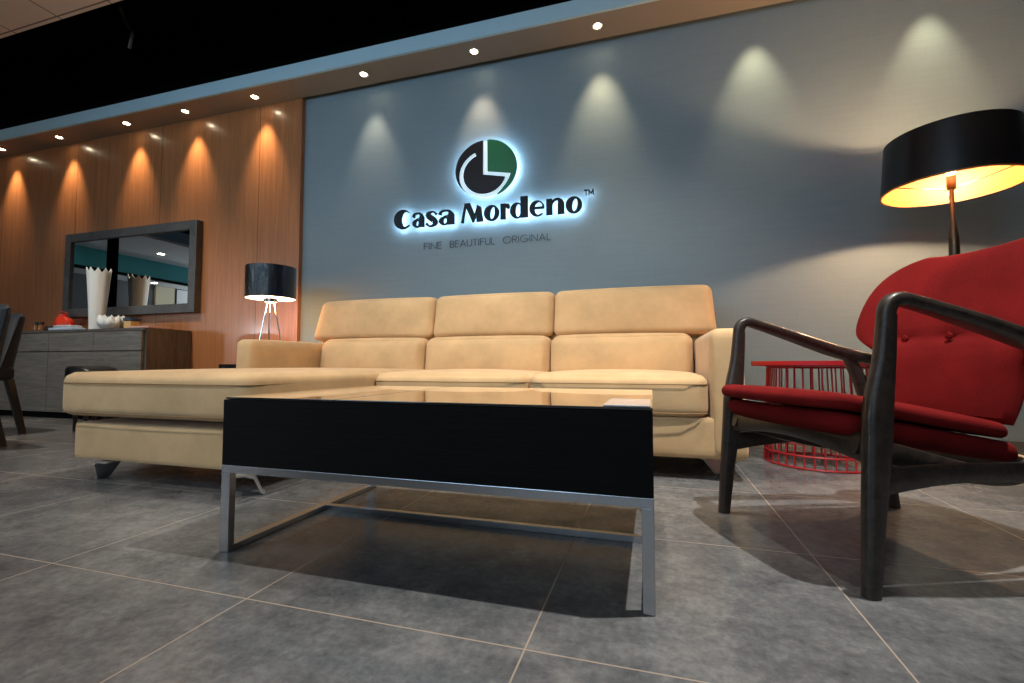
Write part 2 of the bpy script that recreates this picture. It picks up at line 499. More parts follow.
# ------------------------------------------------------------------ sofa
sofa = empty('sectional_sofa', (-1.0, 2.3, 0), 0, 'long tan suede sectional sofa with a chaise on its left end', 'sofa')
def seam_loop(x0, x1, y0, y1, z, r, rad=.0025, bulge=0.):
    pts = []
    for cx, cy, a0 in ((x1-r, y1-r, 0), (x0+r, y1-r, 90), (x0+r, y0+r, 180), (x1-r, y0+r, 270)):
        for k in range(7):
            a = math.radians(a0+k*15); pts.append((cx+r*math.cos(a), cy+r*math.sin(a), z))
    # the front run follows the bulge of the cushion face
    a_, b_ = x0+r, x1-r; h_ = (x1-x0)/2; m_ = (x0+x1)/2
    idx = 21
    front = [(a_+(b_-a_)*k/24, y0-bulge*(1-((a_+(b_-a_)*k/24-m_)/h_)**2)**.6, z) for k in range(1, 24)]
    pts = pts[:idx]+front+pts[idx:]
    return tube(pts, rad, 6, closed=True)
SM = M['sofa']
build('base', softbox(-1.5, .30, 2.128, 3.12, .086, .270, .024, n=10), SM, sofa)
build('chaise_base', softbox(-2.385, -1.42, 1.385, 3.12, .086, .248, .02, n=10), SM, sofa)
build('back_panel', softbox(-2.42, .37, 2.97, 3.14, .12, .70, .03, n=10), SM, sofa)
def arm(x0, x1, y0, y1, flare):
    b = softbox(x0, x1, y0, y1, .086, .642, .035, (.0, .0, .004, 0, 0, .006), n=16)
    for v in b.verts:
        if (flare > 0 and v.co.x > (x0+x1)/2) or (flare < 0 and v.co.x < (x0+x1)/2):
            v.co.x += flare*max(0, (.62-v.co.z))/.5
    return b
build('armrest', arm(.236, .365, 2.122, 3.10, .016), SM, sofa)
build('armrest', arm(-2.43, -2.30, 2.22, 3.10, -.004), SM, sofa)
c = build('seat_cushion', softbox(-2.445, -1.405, 1.355, 2.84, .272, .456, .038, (.006, .006, .012, 0, 0, .016), 24, .06), SM, sofa)
build('piping', seam_loop(-2.446, -1.404, 1.349, 2.83, .413, .064, .0024, .011), M['seam'], c)
build('piping', seam_loop(-2.444, -1.406, 1.351, 2.83, .290, .064, .0024, .009), M['seam'], c)
for x0, x1 in ((-1.400, -.567), (-.562, .228)):
    c = build('seat_cushion', softbox(x0, x1, 2.115, 2.84, .262, .442, .036, (.006, .006, .016, 0, 0, .024), 22, .06), SM, sofa)
    build('piping', seam_loop(x0+.001, x1-.001, 2.107, 2.83, .405, .064, .0024, .014), M['seam'], c)
    build('piping', seam_loop(x0+.001, x1-.001, 2.107, 2.83, .282, .064, .0024, .011), M['seam'], c)
def lean(b, z0, k):
    for v in b.verts: v.co.y += (v.co.z-z0)*k
    return b
for x0, x1 in ((-2.285, -1.462), (-1.455, -.606), (-.600, .226)):
    build('back_cushion', lean(softbox(x0, x1, 2.775, 2.98, .40, .668, .055, (0, 0, .04, 0, 0, .012), 20), .45, .12), SM, sofa)
for x0, x1 in ((-2.435, -1.452), (-1.446, -.604), (-.598, .366)):
    b = lean(softbox(x0, x1, 2.885, 3.04, .668, .966, .042, (0, 0, .026, .01, 0, .010), 22), .68, .20)
    for v in b.verts:
        t = (v.co.z-.676)/.286
        if x0 < -2: v.co.x += .04*t*max(0, (-1.9-v.co.x)/.5)
        if x1 > .3: v.co.x -= .022*t*max(0, (v.co.x+.1)/.46)
    build('headrest', b, SM, sofa)
def foot(x, y, dx, dy, wk=1.):
    """bent flat steel foot: plate under the corner, leg splaying out, short toe on the floor"""
    b = bmesh.new()
    dirv = Vector((dx, dy, 0)).normalized()
    p = Vector((x, y, 0))
    path = [p-dirv*.08+Vector((0, 0, .0845)), p-dirv*.02+Vector((0, 0, .083)), p+dirv*.010+Vector((0, 0, .070)), p+dirv*.035+Vector((0, 0, .012)), p+dirv*.045+Vector((0, 0, .004))]
    side = Vector((-dirv.y, dirv.x, 0))
    w = [q_*wk for q_ in (.075, .07, .06, .030, .028)]
    th = .006
    rows = []
    for q, ww in zip(path, w):
        rows.append([b.verts.new(q+side*ww+Vector((0, 0, th*.5))), b.verts.new(q-side*ww+Vector((0, 0, th*.5))), b.verts.new(q-side*ww-Vector((0, 0, th*.5))-dirv*th), b.verts.new(q+side*ww-Vector((0, 0, th*.5))-dirv*th)])
    for a, c_ in zip(rows, rows[1:]):
        for k in range(4): b.faces.new((a[k], a[(k+1) % 4], c_[(k+1) % 4], c_[k]))
    b.faces.new(rows[0][::-1]); b.faces.new(rows[-1])
    return b
for x, y, dx, dy, wk in ((-2.245, 1.44, -.93, .05, .85), (-1.445, 1.415, .69, .73, .7), (.25, 2.32, .9, -.45, 1.5), (.27, 2.98, .7, .6, 1.), (-2.26, 2.98, -.7, .6, 1.)):
    build('leg', foot(x, y, dx, dy, wk), M['foot_steel'], sofa)

# ------------------------------------------------------------------ coffee table
TX0, TX1, TY0, TY1 = -1.093, 0.0, .97, 1.655
ct = empty('coffee_table', ((TX0+TX1)/2, (TY0+TY1)/2, 0), 0, 'low black oak coffee table on a flat steel sled frame, before the sofa', 'coffee table')
b = bmesh.new()
box(b, TX0, TX1, TY0, TY0+.025, .226, .397, .0015); box(b, TX0, TX1, TY1-.025, TY1, .226, .397, .0015)
box(b, TX0, TX0+.025, TY0+.025, TY1-.025, .226, .397, .0015); box(b, TX1-.025, TX1, TY0+.025, TY1-.025, .226, .397, .0015)
box(b, TX0+.025, TX1-.025, TY0+.025, TY1-.025, .226, .240)
build('apron_box', b, M['black_oak'], ct, smooth=False)
build('tabletop', nbox(TX0+.008, -.748, TY0-.001, TY1, .3985, .404, .0015), M['table_top'], ct, smooth=False)
build('tabletop', nbox(-.745, TX1, TY0-.001, TY1, .3985, .404, .0015), M['table_top'], ct, smooth=False)
for x0, x1 in ((TX0, TX0+.028), (TX1-.024, TX1)):
    b = bmesh.new()
    box(b, x0, x1, TY0, TY0+.020, .0, .206, .0012); box(b, x0, x1, TY1-.02, TY1, .0, .206, .0012)
    box(b, x0, x1, TY0+.020, TY1-.02, .0, .016, .0012)
    build('sled_leg', b, M['steel'], ct, smooth=False)
b = bmesh.new()
box(b, TX0, TX1, TY0, TY0+.02, .206, .226, .0012); box(b, TX0, TX1, TY1-.02, TY1, .206, .226, .0012)
box(b, TX0, TX0+.02, TY0+.02, TY1-.02, .206, .226); box(b, TX1-.02, TX1, TY0+.02, TY1-.02, .206, .226)
build('top_rail', b, M['steel'], ct, smooth=False)
build('stretcher', nbox(TX0+.028, TX1-.024, 1.345, 1.365, .0, .018, .001), M['steel'], ct, smooth=False)
b = nbox(-.098, -.004, .975, 1.16, .4042, .4075, .001)
card = build('glossy_card', b, M['card_white'], smooth=False, loc=(-.05, 1.07, .404))
tag(card, 'pale glossy card lying on the right front corner of the coffee table', 'card')

# ------------------------------------------------------------------ red armchair
UA = math.atan2(.376, .9266)
ac = empty('armchair', (.3255, 1.44, 0), UA, 'red wool armchair with button back and dark curved wooden arms', 'armchair')
# local frame: x = towards the back of the chair, y = towards the wall side, z up
CW = M['chair_wood']
for s in (1, -1):
    # sculpted front post: narrow foot, swelling at seat height, slim neck, rolls into the armrest
    P, S = smooth_path([(.003, s*.283, 0), (.018, s*.280, .16), (.034, s*.277, .30), (.042, s*.276, .40), (.058, s*.278, .50), (.068, s*.279, .60)],
                       [(.030, .034), (.034, .044), (.036, .058), (.036, .060), (.032, .044), (.030, .036)], 5)
    build('front_leg', sweep(P, S, up=(1, 0, 0), n=16, sq=3.2), CW, ac, local=True)
    P, S = smooth_path([(.067, s*.279, .575), (.069, s*.279, .612), (.092, s*.280, .633), (.14, s*.282, .624), (.27, s*.288, .585), (.42, s*.290, .537), (.52, s*.280, .512), (.60, s*.262, .497)],
                       [(.034, .030), (.034, .031), (.032, .036), (.032, .040), (.036, .056), (.042, .058), (.040, .046), (.032, .034)], 6)
    build('armrest', sweep(P, S, up=(0, 1, 0), n=16, sq=2.8), CW, ac, local=True)
    P, S = smooth_path([(.612, s*.278, 0), (.572, s*.278, .20), (.525, s*.280, .38), (.468, s*.284, .515)],
                       [(.030, .034), (.036, .050), (.036, .048), (.032, .034)], 5)
    build('rear_leg', sweep(P, S, up=(1, 0, 0), n=16, sq=3.), CW, ac, local=True)
    P, S = smooth_path([(.03, s*.274, .236), (.20, s*.272, .250), (.40, s*.272, .250), (.565, s*.272, .238)],
                       [(.024, .062), (.022, .046), (.022, .046), (.024, .056)], 5)
    build('side_stretcher', sweep(P, S, up=(0, 0, 1), n=12, sq=3.), CW, ac, local=True)
    P, S = smooth_path([(.02, s*.235, .315), (.16, s*.235, .275), (.32, s*.232, .238), (.44, s*.228, .236), (.52, s*.222, .30), (.575, s*.21, .42)],
                       [(.024, .05), (.024, .05), (.024, .046), (.024, .042), (.024, .036), (.022, .03)], 5)
    build('seat_rail', sweep(P, S, up=(0, 0, 1), n=12, sq=3.), CW, ac, local=True)
P, S = smooth_path([(.035, -.262, .300), (.030, -.12, .312), (.028, 0, .316), (.030, .12, .312), (.035, .262, .300)],
                   [(.026, .064), (.024, .044), (.024, .040), (.024, .044), (.026, .064)], 5)
build('front_rail', sweep(P, S, up=(0, 0, 1), n=12, sq=3.), CW, ac, local=True)
P, S = smooth_path([(.505, -.262, .240), (.505, 0, .250), (.505, .262, .240)], [(.024, .05)]*3, 5)
build('rear_rail', sweep(P, S, up=(0, 0, 1), n=12, sq=3.), CW, ac, local=True)

def tilt_seat(b, k=-.175, z0=0):
    for v in b.verts:
        x = v.co.x
        v.co.z += k*max(0, x)
        # plan taper to the back and a gently bowed front
        if x > .05: v.co.y *= 1-.16*min(1, (x-.05)/.42)
        if x < .15: v.co.x -= .022*(1-(v.co.y/.27)**2)*(1-(x+.06)/.21)
    return b
build('seat_shell', tilt_seat(softbox(-.012, .505, -.238, .248, .335, .384, .024, (0, 0, 0, 0, .012, .0), 16, .05)), M['red'], ac, local=True)
b = tilt_seat(softbox(-.035, .478, -.250, .256, .389, .424, .0172, (0, 0, 0, 0, .0, .014), 20, .07))
cush = build('seat_cushion', b, M['red'], ac, local=True)

def back_shell():
    bm = bmesh.new()
    T = [(0, .34, .185, .474), (0, .40, .195, .488), (0, .46, .200, .500), (0, .51, .208, .512), (0, .535, .230, .522), (0, .560, .270, .532), (0, .592, .304, .544),
         (0, .645, .312, .561), (0, .71, .306, .583), (0, .76, .288, .602), (0, .795, .255, .618), (0, .816, .208, .630), (0, .826, .15, .636)]
    pts, _s = smooth_path([(t[2], t[3], t[1]) for t in T], None, 3), None
    rows = pts; NR = len(rows); NS = 28
    def surf(i, j, side):
        w, u0, z0 = rows[i]
        s = j/NS*2-1; s = math.sin(s*PI/2)*.6+s*.4
        t = i/(NR-1)
        edge = (1-abs(s)**8)**.5 if abs(s) < 1 else 0
        te = (1-abs(2*t-1)**14)**.5 if 0 < t < 1 else 0
        th = .026*edge*te
        y = s*w
        wrap = .040*(abs(s)**2.4)*math.exp(-((t-.55)/.25)**2)+.012*abs(s)**2.6
        z = z0+.012*abs(s)**2*t**3
        # shallow button crease
        cr = 0
        if side < 0:
            for by in (-.135, 0, .135):
                cr += .010*math.exp(-(((y-by)/.022)**2+((z-.572)/.016)**2))
            cr += .004*math.exp(-((z-.572)/.014)**2)*(1-abs(s)**4)
        return Vector((u0+.024-wrap+side*th+cr, y, z))
    F = [[bm.verts.new(surf(i, j, -1)) for j in range(NS+1)] for i in range(NR)]
    B = [[bm.verts.new(surf(i, j, 1)) for j in range(NS+1)] for i in range(NR)]
    for G in (F, B):
        for i in range(NR-1):
            for j in range(NS):
                bm.faces.new((G[i][j], G[i][j+1], G[i+1][j+1], G[i+1][j]))
    bmesh.ops.remove_doubles(bm, verts=bm.verts, dist=1e-5)
    return bm
bk = build('backrest', back_shell(), M['red'], ac, local=True)
for by in (-.135, 0, .135):
    b = lathe([(.0001, -.005), (.009, -.004), (.011, 0), (.009, .004), (.0001, .006)], n=16)
    b.transform(Matrix.Translation((.532, by, .572)) @ Matrix.Rotation(-PI/2, 4, 'Y'))
    build('button', b, M['red'], bk, local=True)

# ------------------------------------------------------------------ red wire side table
wt = empty('wire_side_table', (.79, 2.69, 0), 0, 'round red wire drum side table behind the red armchair', 'side table')
def ring(r, z, rad, n=48):
    return tube([(r*math.cos(2*PI*k/n), r*math.sin(2*PI*k/n), z) for k in range(n)], rad, 6, closed=True)
build('tray_top', lathe([(.0001, .482), (.284, .482), (.290, .488), (.290, .507), (.285, .507), (.281, .491), (.0001, .491)], n=56), M['red_wire'], wt, local=True)
def rad_at(z): return .238-.022*(z/.48)
for z in (.006, .062, .118, .475):
    build('hoop', ring(rad_at(z), z, .005), M['red_wire'], wt, local=True)
for k in range(36):
    a = 2*PI*k/36
    build('wire', tube([(rad_at(z)*math.cos(a), rad_at(z)*math.sin(a), z) for z in (.004, .12, .482)], .0038, 6), M['red_wire'], wt, local=True)

# ------------------------------------------------------------------ floor lamp with wide black shade
fl = empty('floor_lamp', (1.405, 2.74, 0), 0, 'tall floor lamp with wide black drum shade lined in gold', 'floor lamp')
build('base', lathe([(.0001, 0), (.15, 0), (.152, .006), (.15, .014), (.03, .022), (.0001, .022)], n=40), M['lamp_metal'], fl, local=True)
build('stem', lathe([(.012, .02), (.013, .5), (.022, 1.0), (.020, 1.10), (.009, 1.19), (.008, 1.34)], n=20), M['lamp_metal'], fl, local=True)
def drum(r0, r1, z0, z1, th=.003, n=56):
    return lathe([(r0, z0), (r1, z1), (r1-th, z1), (r0-th, z0), (r0, z0)], n=n, cap=False)
sh = build('lamp_shade', drum(.272, .252, 1.345, 1.600), M['shade_black'], fl, local=True)
build('lining', drum(.2685, .2485, 1.3452, 1.5998, .0012), M['gold'], sh, local=True)
build('rim_band', lathe([(.274, 1.343), (.274, 1.349), (.266, 1.349), (.266, 1.343), (.274, 1.343)], n=56, cap=False), M['gold'], sh, local=True)
b = bmesh.new()
for k in range(3):
    a = math.radians(65+120*k)
    tube([(.006*math.cos(a), .006*math.sin(a), 1.335), (.266*math.cos(a), .266*math.sin(a), 1.368)], .0028, 6, bm=b)
build('shade_carrier', b, M['lamp_metal'], fl, local=True)
build('socket', lathe([(.0001, 1.342), (.016, 1.342), (.019, 1.36), (.019, 1.405), (.0001, 1.405)], n=20), M['socket'], fl, local=True)
build('bulb', lathe([(.012, 1.405), (.022, 1.43), (.030, 1.46), (.026, 1.49), (.012, 1.505), (.0001, 1.507)], n=20, cap=False), M['bulb'], fl, local=True)
point('floor_lamp_glow', (1.405, 2.74, 1.455), 320, (1., .60, .33), .035)

# ------------------------------------------------------------------ black end table + tripod table lamp
et = empty('end_table', (-2.75, 2.86, 0), 0, 'small black end table behind the left sofa arm', 'side table')
build('table_top', nbox(-3.02, -2.475, 2.63, 3.10, .462, .492, .003), M['black_gloss'], et, smooth=False)
for x in (-2.97, -2.53):
    for y in (2.68, 3.05):
        build('leg', nbox(x-.022, x+.022, y-.022, y+.022, 0, .462, .002), M['black_gloss'], et, smooth=False)
tl = empty('table_lamp', (-2.79, 2.86, .492), 0, 'table lamp with glossy black drum shade and chrome tripod legs', 'table lamp')
tl_o = build('lamp_shade', drum(.177, .177, .50, .74, .004), M['sequin'], tl, local=True)
build('diffuser', lathe([(.0001, .503), (.172, .503), (.172, .506), (.0001, .506)], n=48), M['diffuser'], tl, local=True)
build('hub', lathe([(.0001, .468), (.05, .472), (.052, .50), (.0001, .50)], n=24), M['chrome'], tl, local=True)
for k in range(3):
    a = math.radians(-100+120*k)
    build('leg', tube([(.026*math.cos(a), .026*math.sin(a), .485), (.115*math.cos(a), .115*math.sin(a), .006)], .0050, 10), M['chrome'], tl, local=True)
b = tube([(0, 0, .47), (0, 0, .15), (0, .02, .01)], .0025, 6)
build('cord', b, M['chrome'], tl, local=True)
point('table_lamp_glow', (-2.79, 2.86, .93), 19., (1., .50, .20), .10)
point('table_lamp_top_glow', (-2.79, 2.86, 1.17), 2.0, (1., .66, .34), .06)

# ------------------------------------------------------------------ sideboard, mirror and what stands there
SBX0, SBX1, SBY0, SBY1, SBZ = -6.50, -4.12, 2.87, 3.29, .805
sb = empty('sideboard', ((SBX0+SBX1)/2, 3.08, 0), 0, 'low grey oak sideboard with drawers under the wall mirror', 'sideboard')
b = bmesh.new(); box(b, SBX0, SBX1, SBY0+.022, SBY1, .055, SBZ-.022, .001); box(b, SBX0+.01, SBX1, SBY0, SBY1, SBZ-.022, SBZ, .001)
build('carcass', b, M['grey_oak_side'], sb, smooth=False)
build('plinth', nbox(SBX0+.05, SBX1-.05, SBY0+.06, SBY1-.02, 0, .055), M['black'], sb, smooth=False)
edges = [-6.48, -5.92, -5.325, -4.735, -4.145]
for a_, b_ in zip(edges, edges[1:]):
    build('drawer', nbox(a_+.003, b_-.003, SBY0, SBY0+.021, .612, SBZ-.026, .0015), M['grey_oak'], sb, smooth=False)
for a_, b_ in ((-6.48, -5.325), (-5.325, -4.145)):
    build('door', nbox(a_+.003, b_-.003, SBY0, SBY0+.021, .06, .602, .0015), M['grey_oak'], sb, smooth=False)

mr = empty('wall_mirror', (-4.90, 3.28, .975), 0, 'wide rectangular mirror in a charcoal wooden frame on the wood wall', 'mirror')
MX0, MX1, MZ0, MZ1, FW = -5.82, -4.03, .972, 1.838, .085
def frame_bar(x0, x1, z0, z1): return nbox(x0, x1, 3.235, 3.299, z0, z1, .003)
build('frame_side', frame_bar(MX0, MX0+FW, MZ0, MZ1), M['frame_grey'], mr, smooth=False)
build('frame_side', frame_bar(MX1-FW, MX1, MZ0, MZ1), M['frame_grey'], mr, smooth=False)
build('frame_rail', frame_bar(MX0+FW, MX1-FW, MZ1-FW, MZ1), M['frame_grey'], mr, smooth=False)
build('frame_rail', frame_bar(MX0+FW, MX1-FW, MZ0, MZ0+FW), M['frame_grey'], mr, smooth=False)
build('mirror_glass', nbox(MX0+FW-.005, MX1-FW+.005, 3.255, 3.262, MZ0+FW-.005, MZ1-FW+.005), M['mirror'], mr, smooth=False)

def crown_pot(cx, cy, z0, h, r0, r1, teeth, dep, name, label, cat, power=1.0, bulge=0.):
    bm = bmesh.new(); n = teeth*8; rows = 14; outer = []; inner = []
    for i in range(rows+1):
        t = i/rows; ro, ri = [], []
        for k in range(n):
            a = 2*PI*k/n; ph = (k % 8)/8
            tooth = abs(2*ph-1)
            zz = t*(h-dep*(1-tooth)**.8)
            r = r0+(r1-r0)*t**power+bulge*math.sin(PI*min(1, t*1.0))
            r *= 1+.03*t*math.cos(2*PI*ph)
            ro.append(bm.verts.new((cx+r*math.cos(a), cy+r*math.sin(a), z0+zz)))
            ri.append(bm.verts.new((cx+(r-.008)*math.cos(a), cy+(r-.008)*math.sin(a), z0+max(.01, zz))))
        outer.append(ro); inner.append(ri)
    for G in (outer, inner):
        for a_, b_ in zip(G, G[1:]):
            for k in range(n): bm.faces.new((a_[k], a_[(k+1) % n], b_[(k+1) % n], b_[k]))
    for k in range(n):
        bm.faces.new((outer[-1][k], outer[-1][(k+1) % n], inner[-1][(k+1) % n], inner[-1][k]))
    bm.faces.new(outer[0][::-1]); bm.faces.new(inner[0])
    o = build(name, bm, M['white_ceramic'], loc=(cx, cy, z0)); tag(o, label, cat); return o
Z0 = SBZ+.0005
crown_pot(-5.035, 3.075, Z0, .600, .058, .092, 10, .050, 'tall_vase', 'tall white vase with a jagged rim, flaring upward in front of the mirror', 'vase', 1.3)
crown_pot(-4.69, 2.98, Z0, .130, .060, .088, 11, .030, 'crown_bowl', 'low white bowl with a jagged rim right of the tall vase', 'bowl', .5, .022)
# shaker jars
for x, lab in ((-5.845, 'small amber spice jar with brown cap, the left one beside the dark chair'), (-5.775, 'small amber spice jar with brown cap, the right one, nearer the red bag')):
    j = empty('spice_jar', (x, 3.05, Z0), 0, lab, 'jar', 'amber jars at the left end of the sideboard')
    build('glass_body', lathe([(.0001, 0), (.021, 0), (.023, .01), (.023, .062), (.019, .075), (.0001, .075)], n=20), M['jar_amber'], j, local=True)
    build('cap', lathe([(.0001, .0755), (.021, .0755), (.021, .105), (.0001, .108)], n=20), M['brown_cap'], j, local=True)
# folded cloth stack
ck = empty('folded_cloth', (-5.32, 3.02, Z0), 0, 'pale blue folded cloth lying between the red bag and the tall vase', 'cloth')
build('fold', softbox(-5.46, -5.13, 2.93, 3.05, Z0, Z0+.030, .012, (0, 0, 0, 0, 0, .004), 10), M['paper_blue'], ck)
build('fold', softbox(-5.41, -5.18, 2.94, 3.05, Z0+.0305, Z0+.052, .010, (0, 0, 0, 0, 0, .006), 10), M['card_white'], ck)
pc = build('black_pouch', softbox(-5.52, -5.46, 2.93, 3.00, Z0, Z0+.045, .018, (0, 0, 0, 0, 0, .008), 10), M['black_leather'], loc=(-5.49, 2.965, Z0))
tag(pc, 'small black pouch in front of the red bag', 'pouch')
# red plastic bag: crumpled, gathered to two ears
def bag():
    bm = lathe([(.0001, 0), (.07, 0), (.095, .03), (.104, .07), (.098, .11), (.074, .145), (.040, .165), (.046, .182), (.026, .19), (.0001, .183)], n=36)
    for v in bm.verts:
        a = math.atan2(v.co.y, v.co.x); z = v.co.z
        k = 1+.10*math.sin(5*a+z*30)+.06*math.sin(11*a-z*60)
        v.co.x *= k; v.co.y *= k*.62; v.co.x += .02*math.sin(z*20)
    return bm
rb = empty('shopping_bag', (-5.66, 3.16, Z0), 0, 'crumpled red plastic bag standing left of the tall vase', 'bag')
build('bag_body', bag(), M['red_plastic'], rb, local=True)
b = bmesh.new()
tube(smooth_path([(-.03, 0, .175), (-.065, 0, .20), (-.03, 0, .215), (.035, 0, .205), (.06, 0, .19), (.03, 0, .175)], None, 5), .005, 6, bm=b)
build('handle', b, M['red_plastic'], rb, local=True)
# little box with blue lid
bx = empty('card_box', (-4.50, 3.025, Z0), 0, 'small yellow box with a dark blue lid right of the white bowl', 'box')
build('box_body', nbox(-4.545, -4.455, 2.985, 3.065, Z0, Z0+.075, .003), M['box_yellow'], bx, smooth=False)
build('lid', nbox(-4.55, -4.45, 2.980, 3.07, Z0+.0755, Z0+.105, .006), M['box_blue'], bx, smooth=False)
b = nbox(-4.40, -4.15, 2.92, 3.12, Z0, Z0+.018, .002)
pp = build('flat_papers', b, M['paper_pink'], smooth=False, loc=(-4.29, 3.05, Z0)); tag(pp, 'thin pile of pinkish papers flat at the right end of the sideboard', 'papers')

# ------------------------------------------------------------------ dark dining chairs at the left edge + stool
def dining_chair(loc, rz, label, wings):
    t = empty('dining_chair', loc, rz, label, 'chair')
    # local: faces +x; back at x=-.22
    build('seat', softbox(-.22, .24, -.23, .23, .38, .475, .03, (0, 0, 0, 0, 0, .012), 12), M['dark_leather'], t, local=True)
    bm = bmesh.new(); NZ, NS = 12, 18; F, B = [], []
    for i in range(NZ+1):
        q = i/NZ; z = .392+.468*q; r1, r2 = [], []
        for j in range(NS+1):
            s = j/NS*2-1
            y = s*(.235+.012*q)
            x = -.235-.045*q+(wings*abs(s)**3*(1-.55*q))
            zz = z-(.035*abs(s)**4 if i == NZ else 0)
            th = .028*(1-abs(s)**10)**.5*(1-max(0, 2*q-1)**10)**.5 if abs(s) < 1 and q < 1 else .003
            r1.append(bm.verts.new((x+th, y, zz))); r2.append(bm.verts.new((x-th, y, zz)))
        F.append(r1); B.append(r2)
    for G in (F, B):
        for i in range(NZ):
            for j in range(NS): bm.faces.new((G[i][j], G[i][j+1], G[i+1][j+1], G[i+1][j]))
    for i in range(NZ):
        for j in (0, NS): bm.faces.new((F[i][j], F[i+1][j], B[i+1][j], B[i][j]))
    for j in range(NS):
        for i in (0, NZ): bm.faces.new((F[i][j], F[i][j+1], B[i][j+1], B[i][j]))
    build('backrest', bm, M['dark_leather'], t, local=True)
    for sx, sy in ((1, 1), (1, -1), (-1, 1), (-1, -1)):
        x0 = .20 if sx > 0 else -.20
        x1 = .215 if sx > 0 else -.285
        build('leg', sweep([(x0, sy*.19, .385), (x1, sy*.20, 0)], [(.046, .046), (.034, .034)], up=(1, 0, 0), n=12, sq=5), M['dark_leg'], t, local=True)
    return t
# place so that a rear leg touches the measured floor point
def place_by_rear(px, py, rz, sy):
    c_, s_ = math.cos(rz), math.sin(rz); lx, ly = -.285, sy*.20
    return (px-(c_*lx-s_*ly), py-(s_*lx+c_*ly), 0)
rz2 = math.atan2(-.87, -.5)+math.radians(30)
rz1 = math.atan2(-.87, -.5)+math.radians(22)
dining_chair(place_by_rear(-4.27, 2.18, rz2, 1), rz2, 'charcoal dining chair with curved back before the sideboard, second from the left edge', .12)
dining_chair(place_by_rear(-3.70, 1.80, rz1, 1), rz1, 'nearest dark dining chair, cut off by the left edge of the view', .03)

st = empty('stool', (-3.99, 2.42, 0), 0, 'low black leather stool behind the far end of the chaise', 'stool')
b = softbox(-.13, .14, -.12, .12, .33, .478, .03, (0, 0, 0, 0, 0, .004), 12, .06)
for v in b.verts:
    if v.co.z > .42: v.co.z -= .045*max(0, (v.co.x+.02)/.22)**1.5
build('seat', b, M['black_leather'], st, local=True)
for sx in (-1, 1):
    for sy in (-1, 1):
        build('leg', tube([(sx*.055, sy*.06, .34), (sx*.055, sy*.06, 0)], .014, 8), M['dark_leg'], st, local=True)

# ------------------------------------------------------------------ wall sign
def prism_curve(name, splines, depth, y, m, parent, emit_back=False):
    """splines: list of closed 2D polylines in wall coordinates (X, Z); inner loops are holes"""
    cu = D.curves.new(name, 'CURVE'); cu.dimensions = '2D'; cu.fill_mode = 'BOTH'; cu.extrude = depth/2
    for s in splines:
        sp = cu.splines.new('POLY'); sp.points.add(len(s)-1)
        for p, (x, z) in zip(sp.points, s): p.co = (x, z, 0, 1)
        sp.use_cyclic_u = True
    tmp = D.objects.new(name+'_tmp', cu); COL.objects.link(tmp)
    dg = bpy.context.evaluated_depsgraph_get()
    me = D.meshes.new_from_object(tmp.evaluated_get(dg))
    D.objects.remove(tmp); D.curves.remove(cu)
    bm = bmesh.new(); bm.from_mesh(me); D.meshes.remove(me)
    bm.transform(Matrix.Rotation(PI/2, 4, 'X'))          # (x, z, 0) -> (x, 0, z)
    bm.transform(Matrix.Translation((0, y, 0)))
    bmesh.ops.remove_doubles(bm, verts=bm.verts, dist=1e-6)
    o = build(name, bm, m, parent, smooth=False)
    if emit_back:
        o.data.materials.append(M['halo'])
        for p in o.data.polygons:
            if p.normal.y > .9: p.material_index = 1
    return o

def ell(cx, cy, rx, ry, a0=0, a1=360, n=40, rot=0, close=True):
    out = []; N = n if close else n+1
    cr, sr = math.cos(math.radians(rot)), math.sin(math.radians(rot))
    for k in range(N):
        a = math.radians(a0+(a1-a0)*k/n)
        x, y = rx*math.cos(a), ry*math.sin(a)
        out.append((cx+x*cr-y*sr, cy+x*sr+y*cr))
    return out

def ribbon(pts, ws, sub=6):
    """variable-width stroke as closed polygon"""
    P = smooth_path([(p[0], p[1], 0) for p in pts], [(w, 0) for w in ws], sub)
    pp, ss = P; L, R = [], []
    for i, p in enumerate(pp):
        t = pp[min(i+1, len(pp)-1)]-pp[max(i-1, 0)]; t.normalize()
        nrm = Vector((-t.y, t.x, 0))*ss[i][0]/2
        L.append(((p+nrm).x, (p+nrm).y)); R.append(((p-nrm).x, (p-nrm).y))
    return L+R[::-1]

LY = 3.288    # letters stand off the wall by a few centimetres
emb = empty('sign_emblem', (-1.205, LY, 2.015), 0, 'round black and green pie-shaped emblem glowing on the grey wall', 'sign')
EC, ER = (-1.205, 1.992), .236
def E_(pts): return [(EC[0]+.007+x*.248, EC[1]-.005+y*.224) for x, y in pts]
ic = (-.04, -.17); ri, ro_ = .69, .84
dark = ell(0, 0, 1, 1, 95, 232, 40, close=False)
dark += [p for p in ell(ic[0], ic[1], ro_, ro_, 236, 112, 34, close=False)]
dark += [p for p in ell(ic[0], ic[1], ri, ri, 112, 344, 50, close=False)]
dark += [(-.09, -.20)]
green = ell(0, 0, 1, 1, 86.5, -68, 50, close=False)+[(.50, -.80), (.66, -.60), (.77, -.40), (.82, -.25), (.07, -.10)]
prism_curve('charcoal_pie', [E_(dark)], .022, LY, M['sign_dark'], emb, True)['label'] = 'charcoal part of the emblem'
prism_curve('green_pie', [E_(green)], .022, LY, M['sign_green'], emb, True)['label'] = 'green quarter of the emblem'
prism_curve('white_inlay', [E_(ell(0, 0, .965, .965, 0, 360, 60))], .006, LY+.0035, M['sign_white'], emb)['label'] = 'white glowing inlay strip'

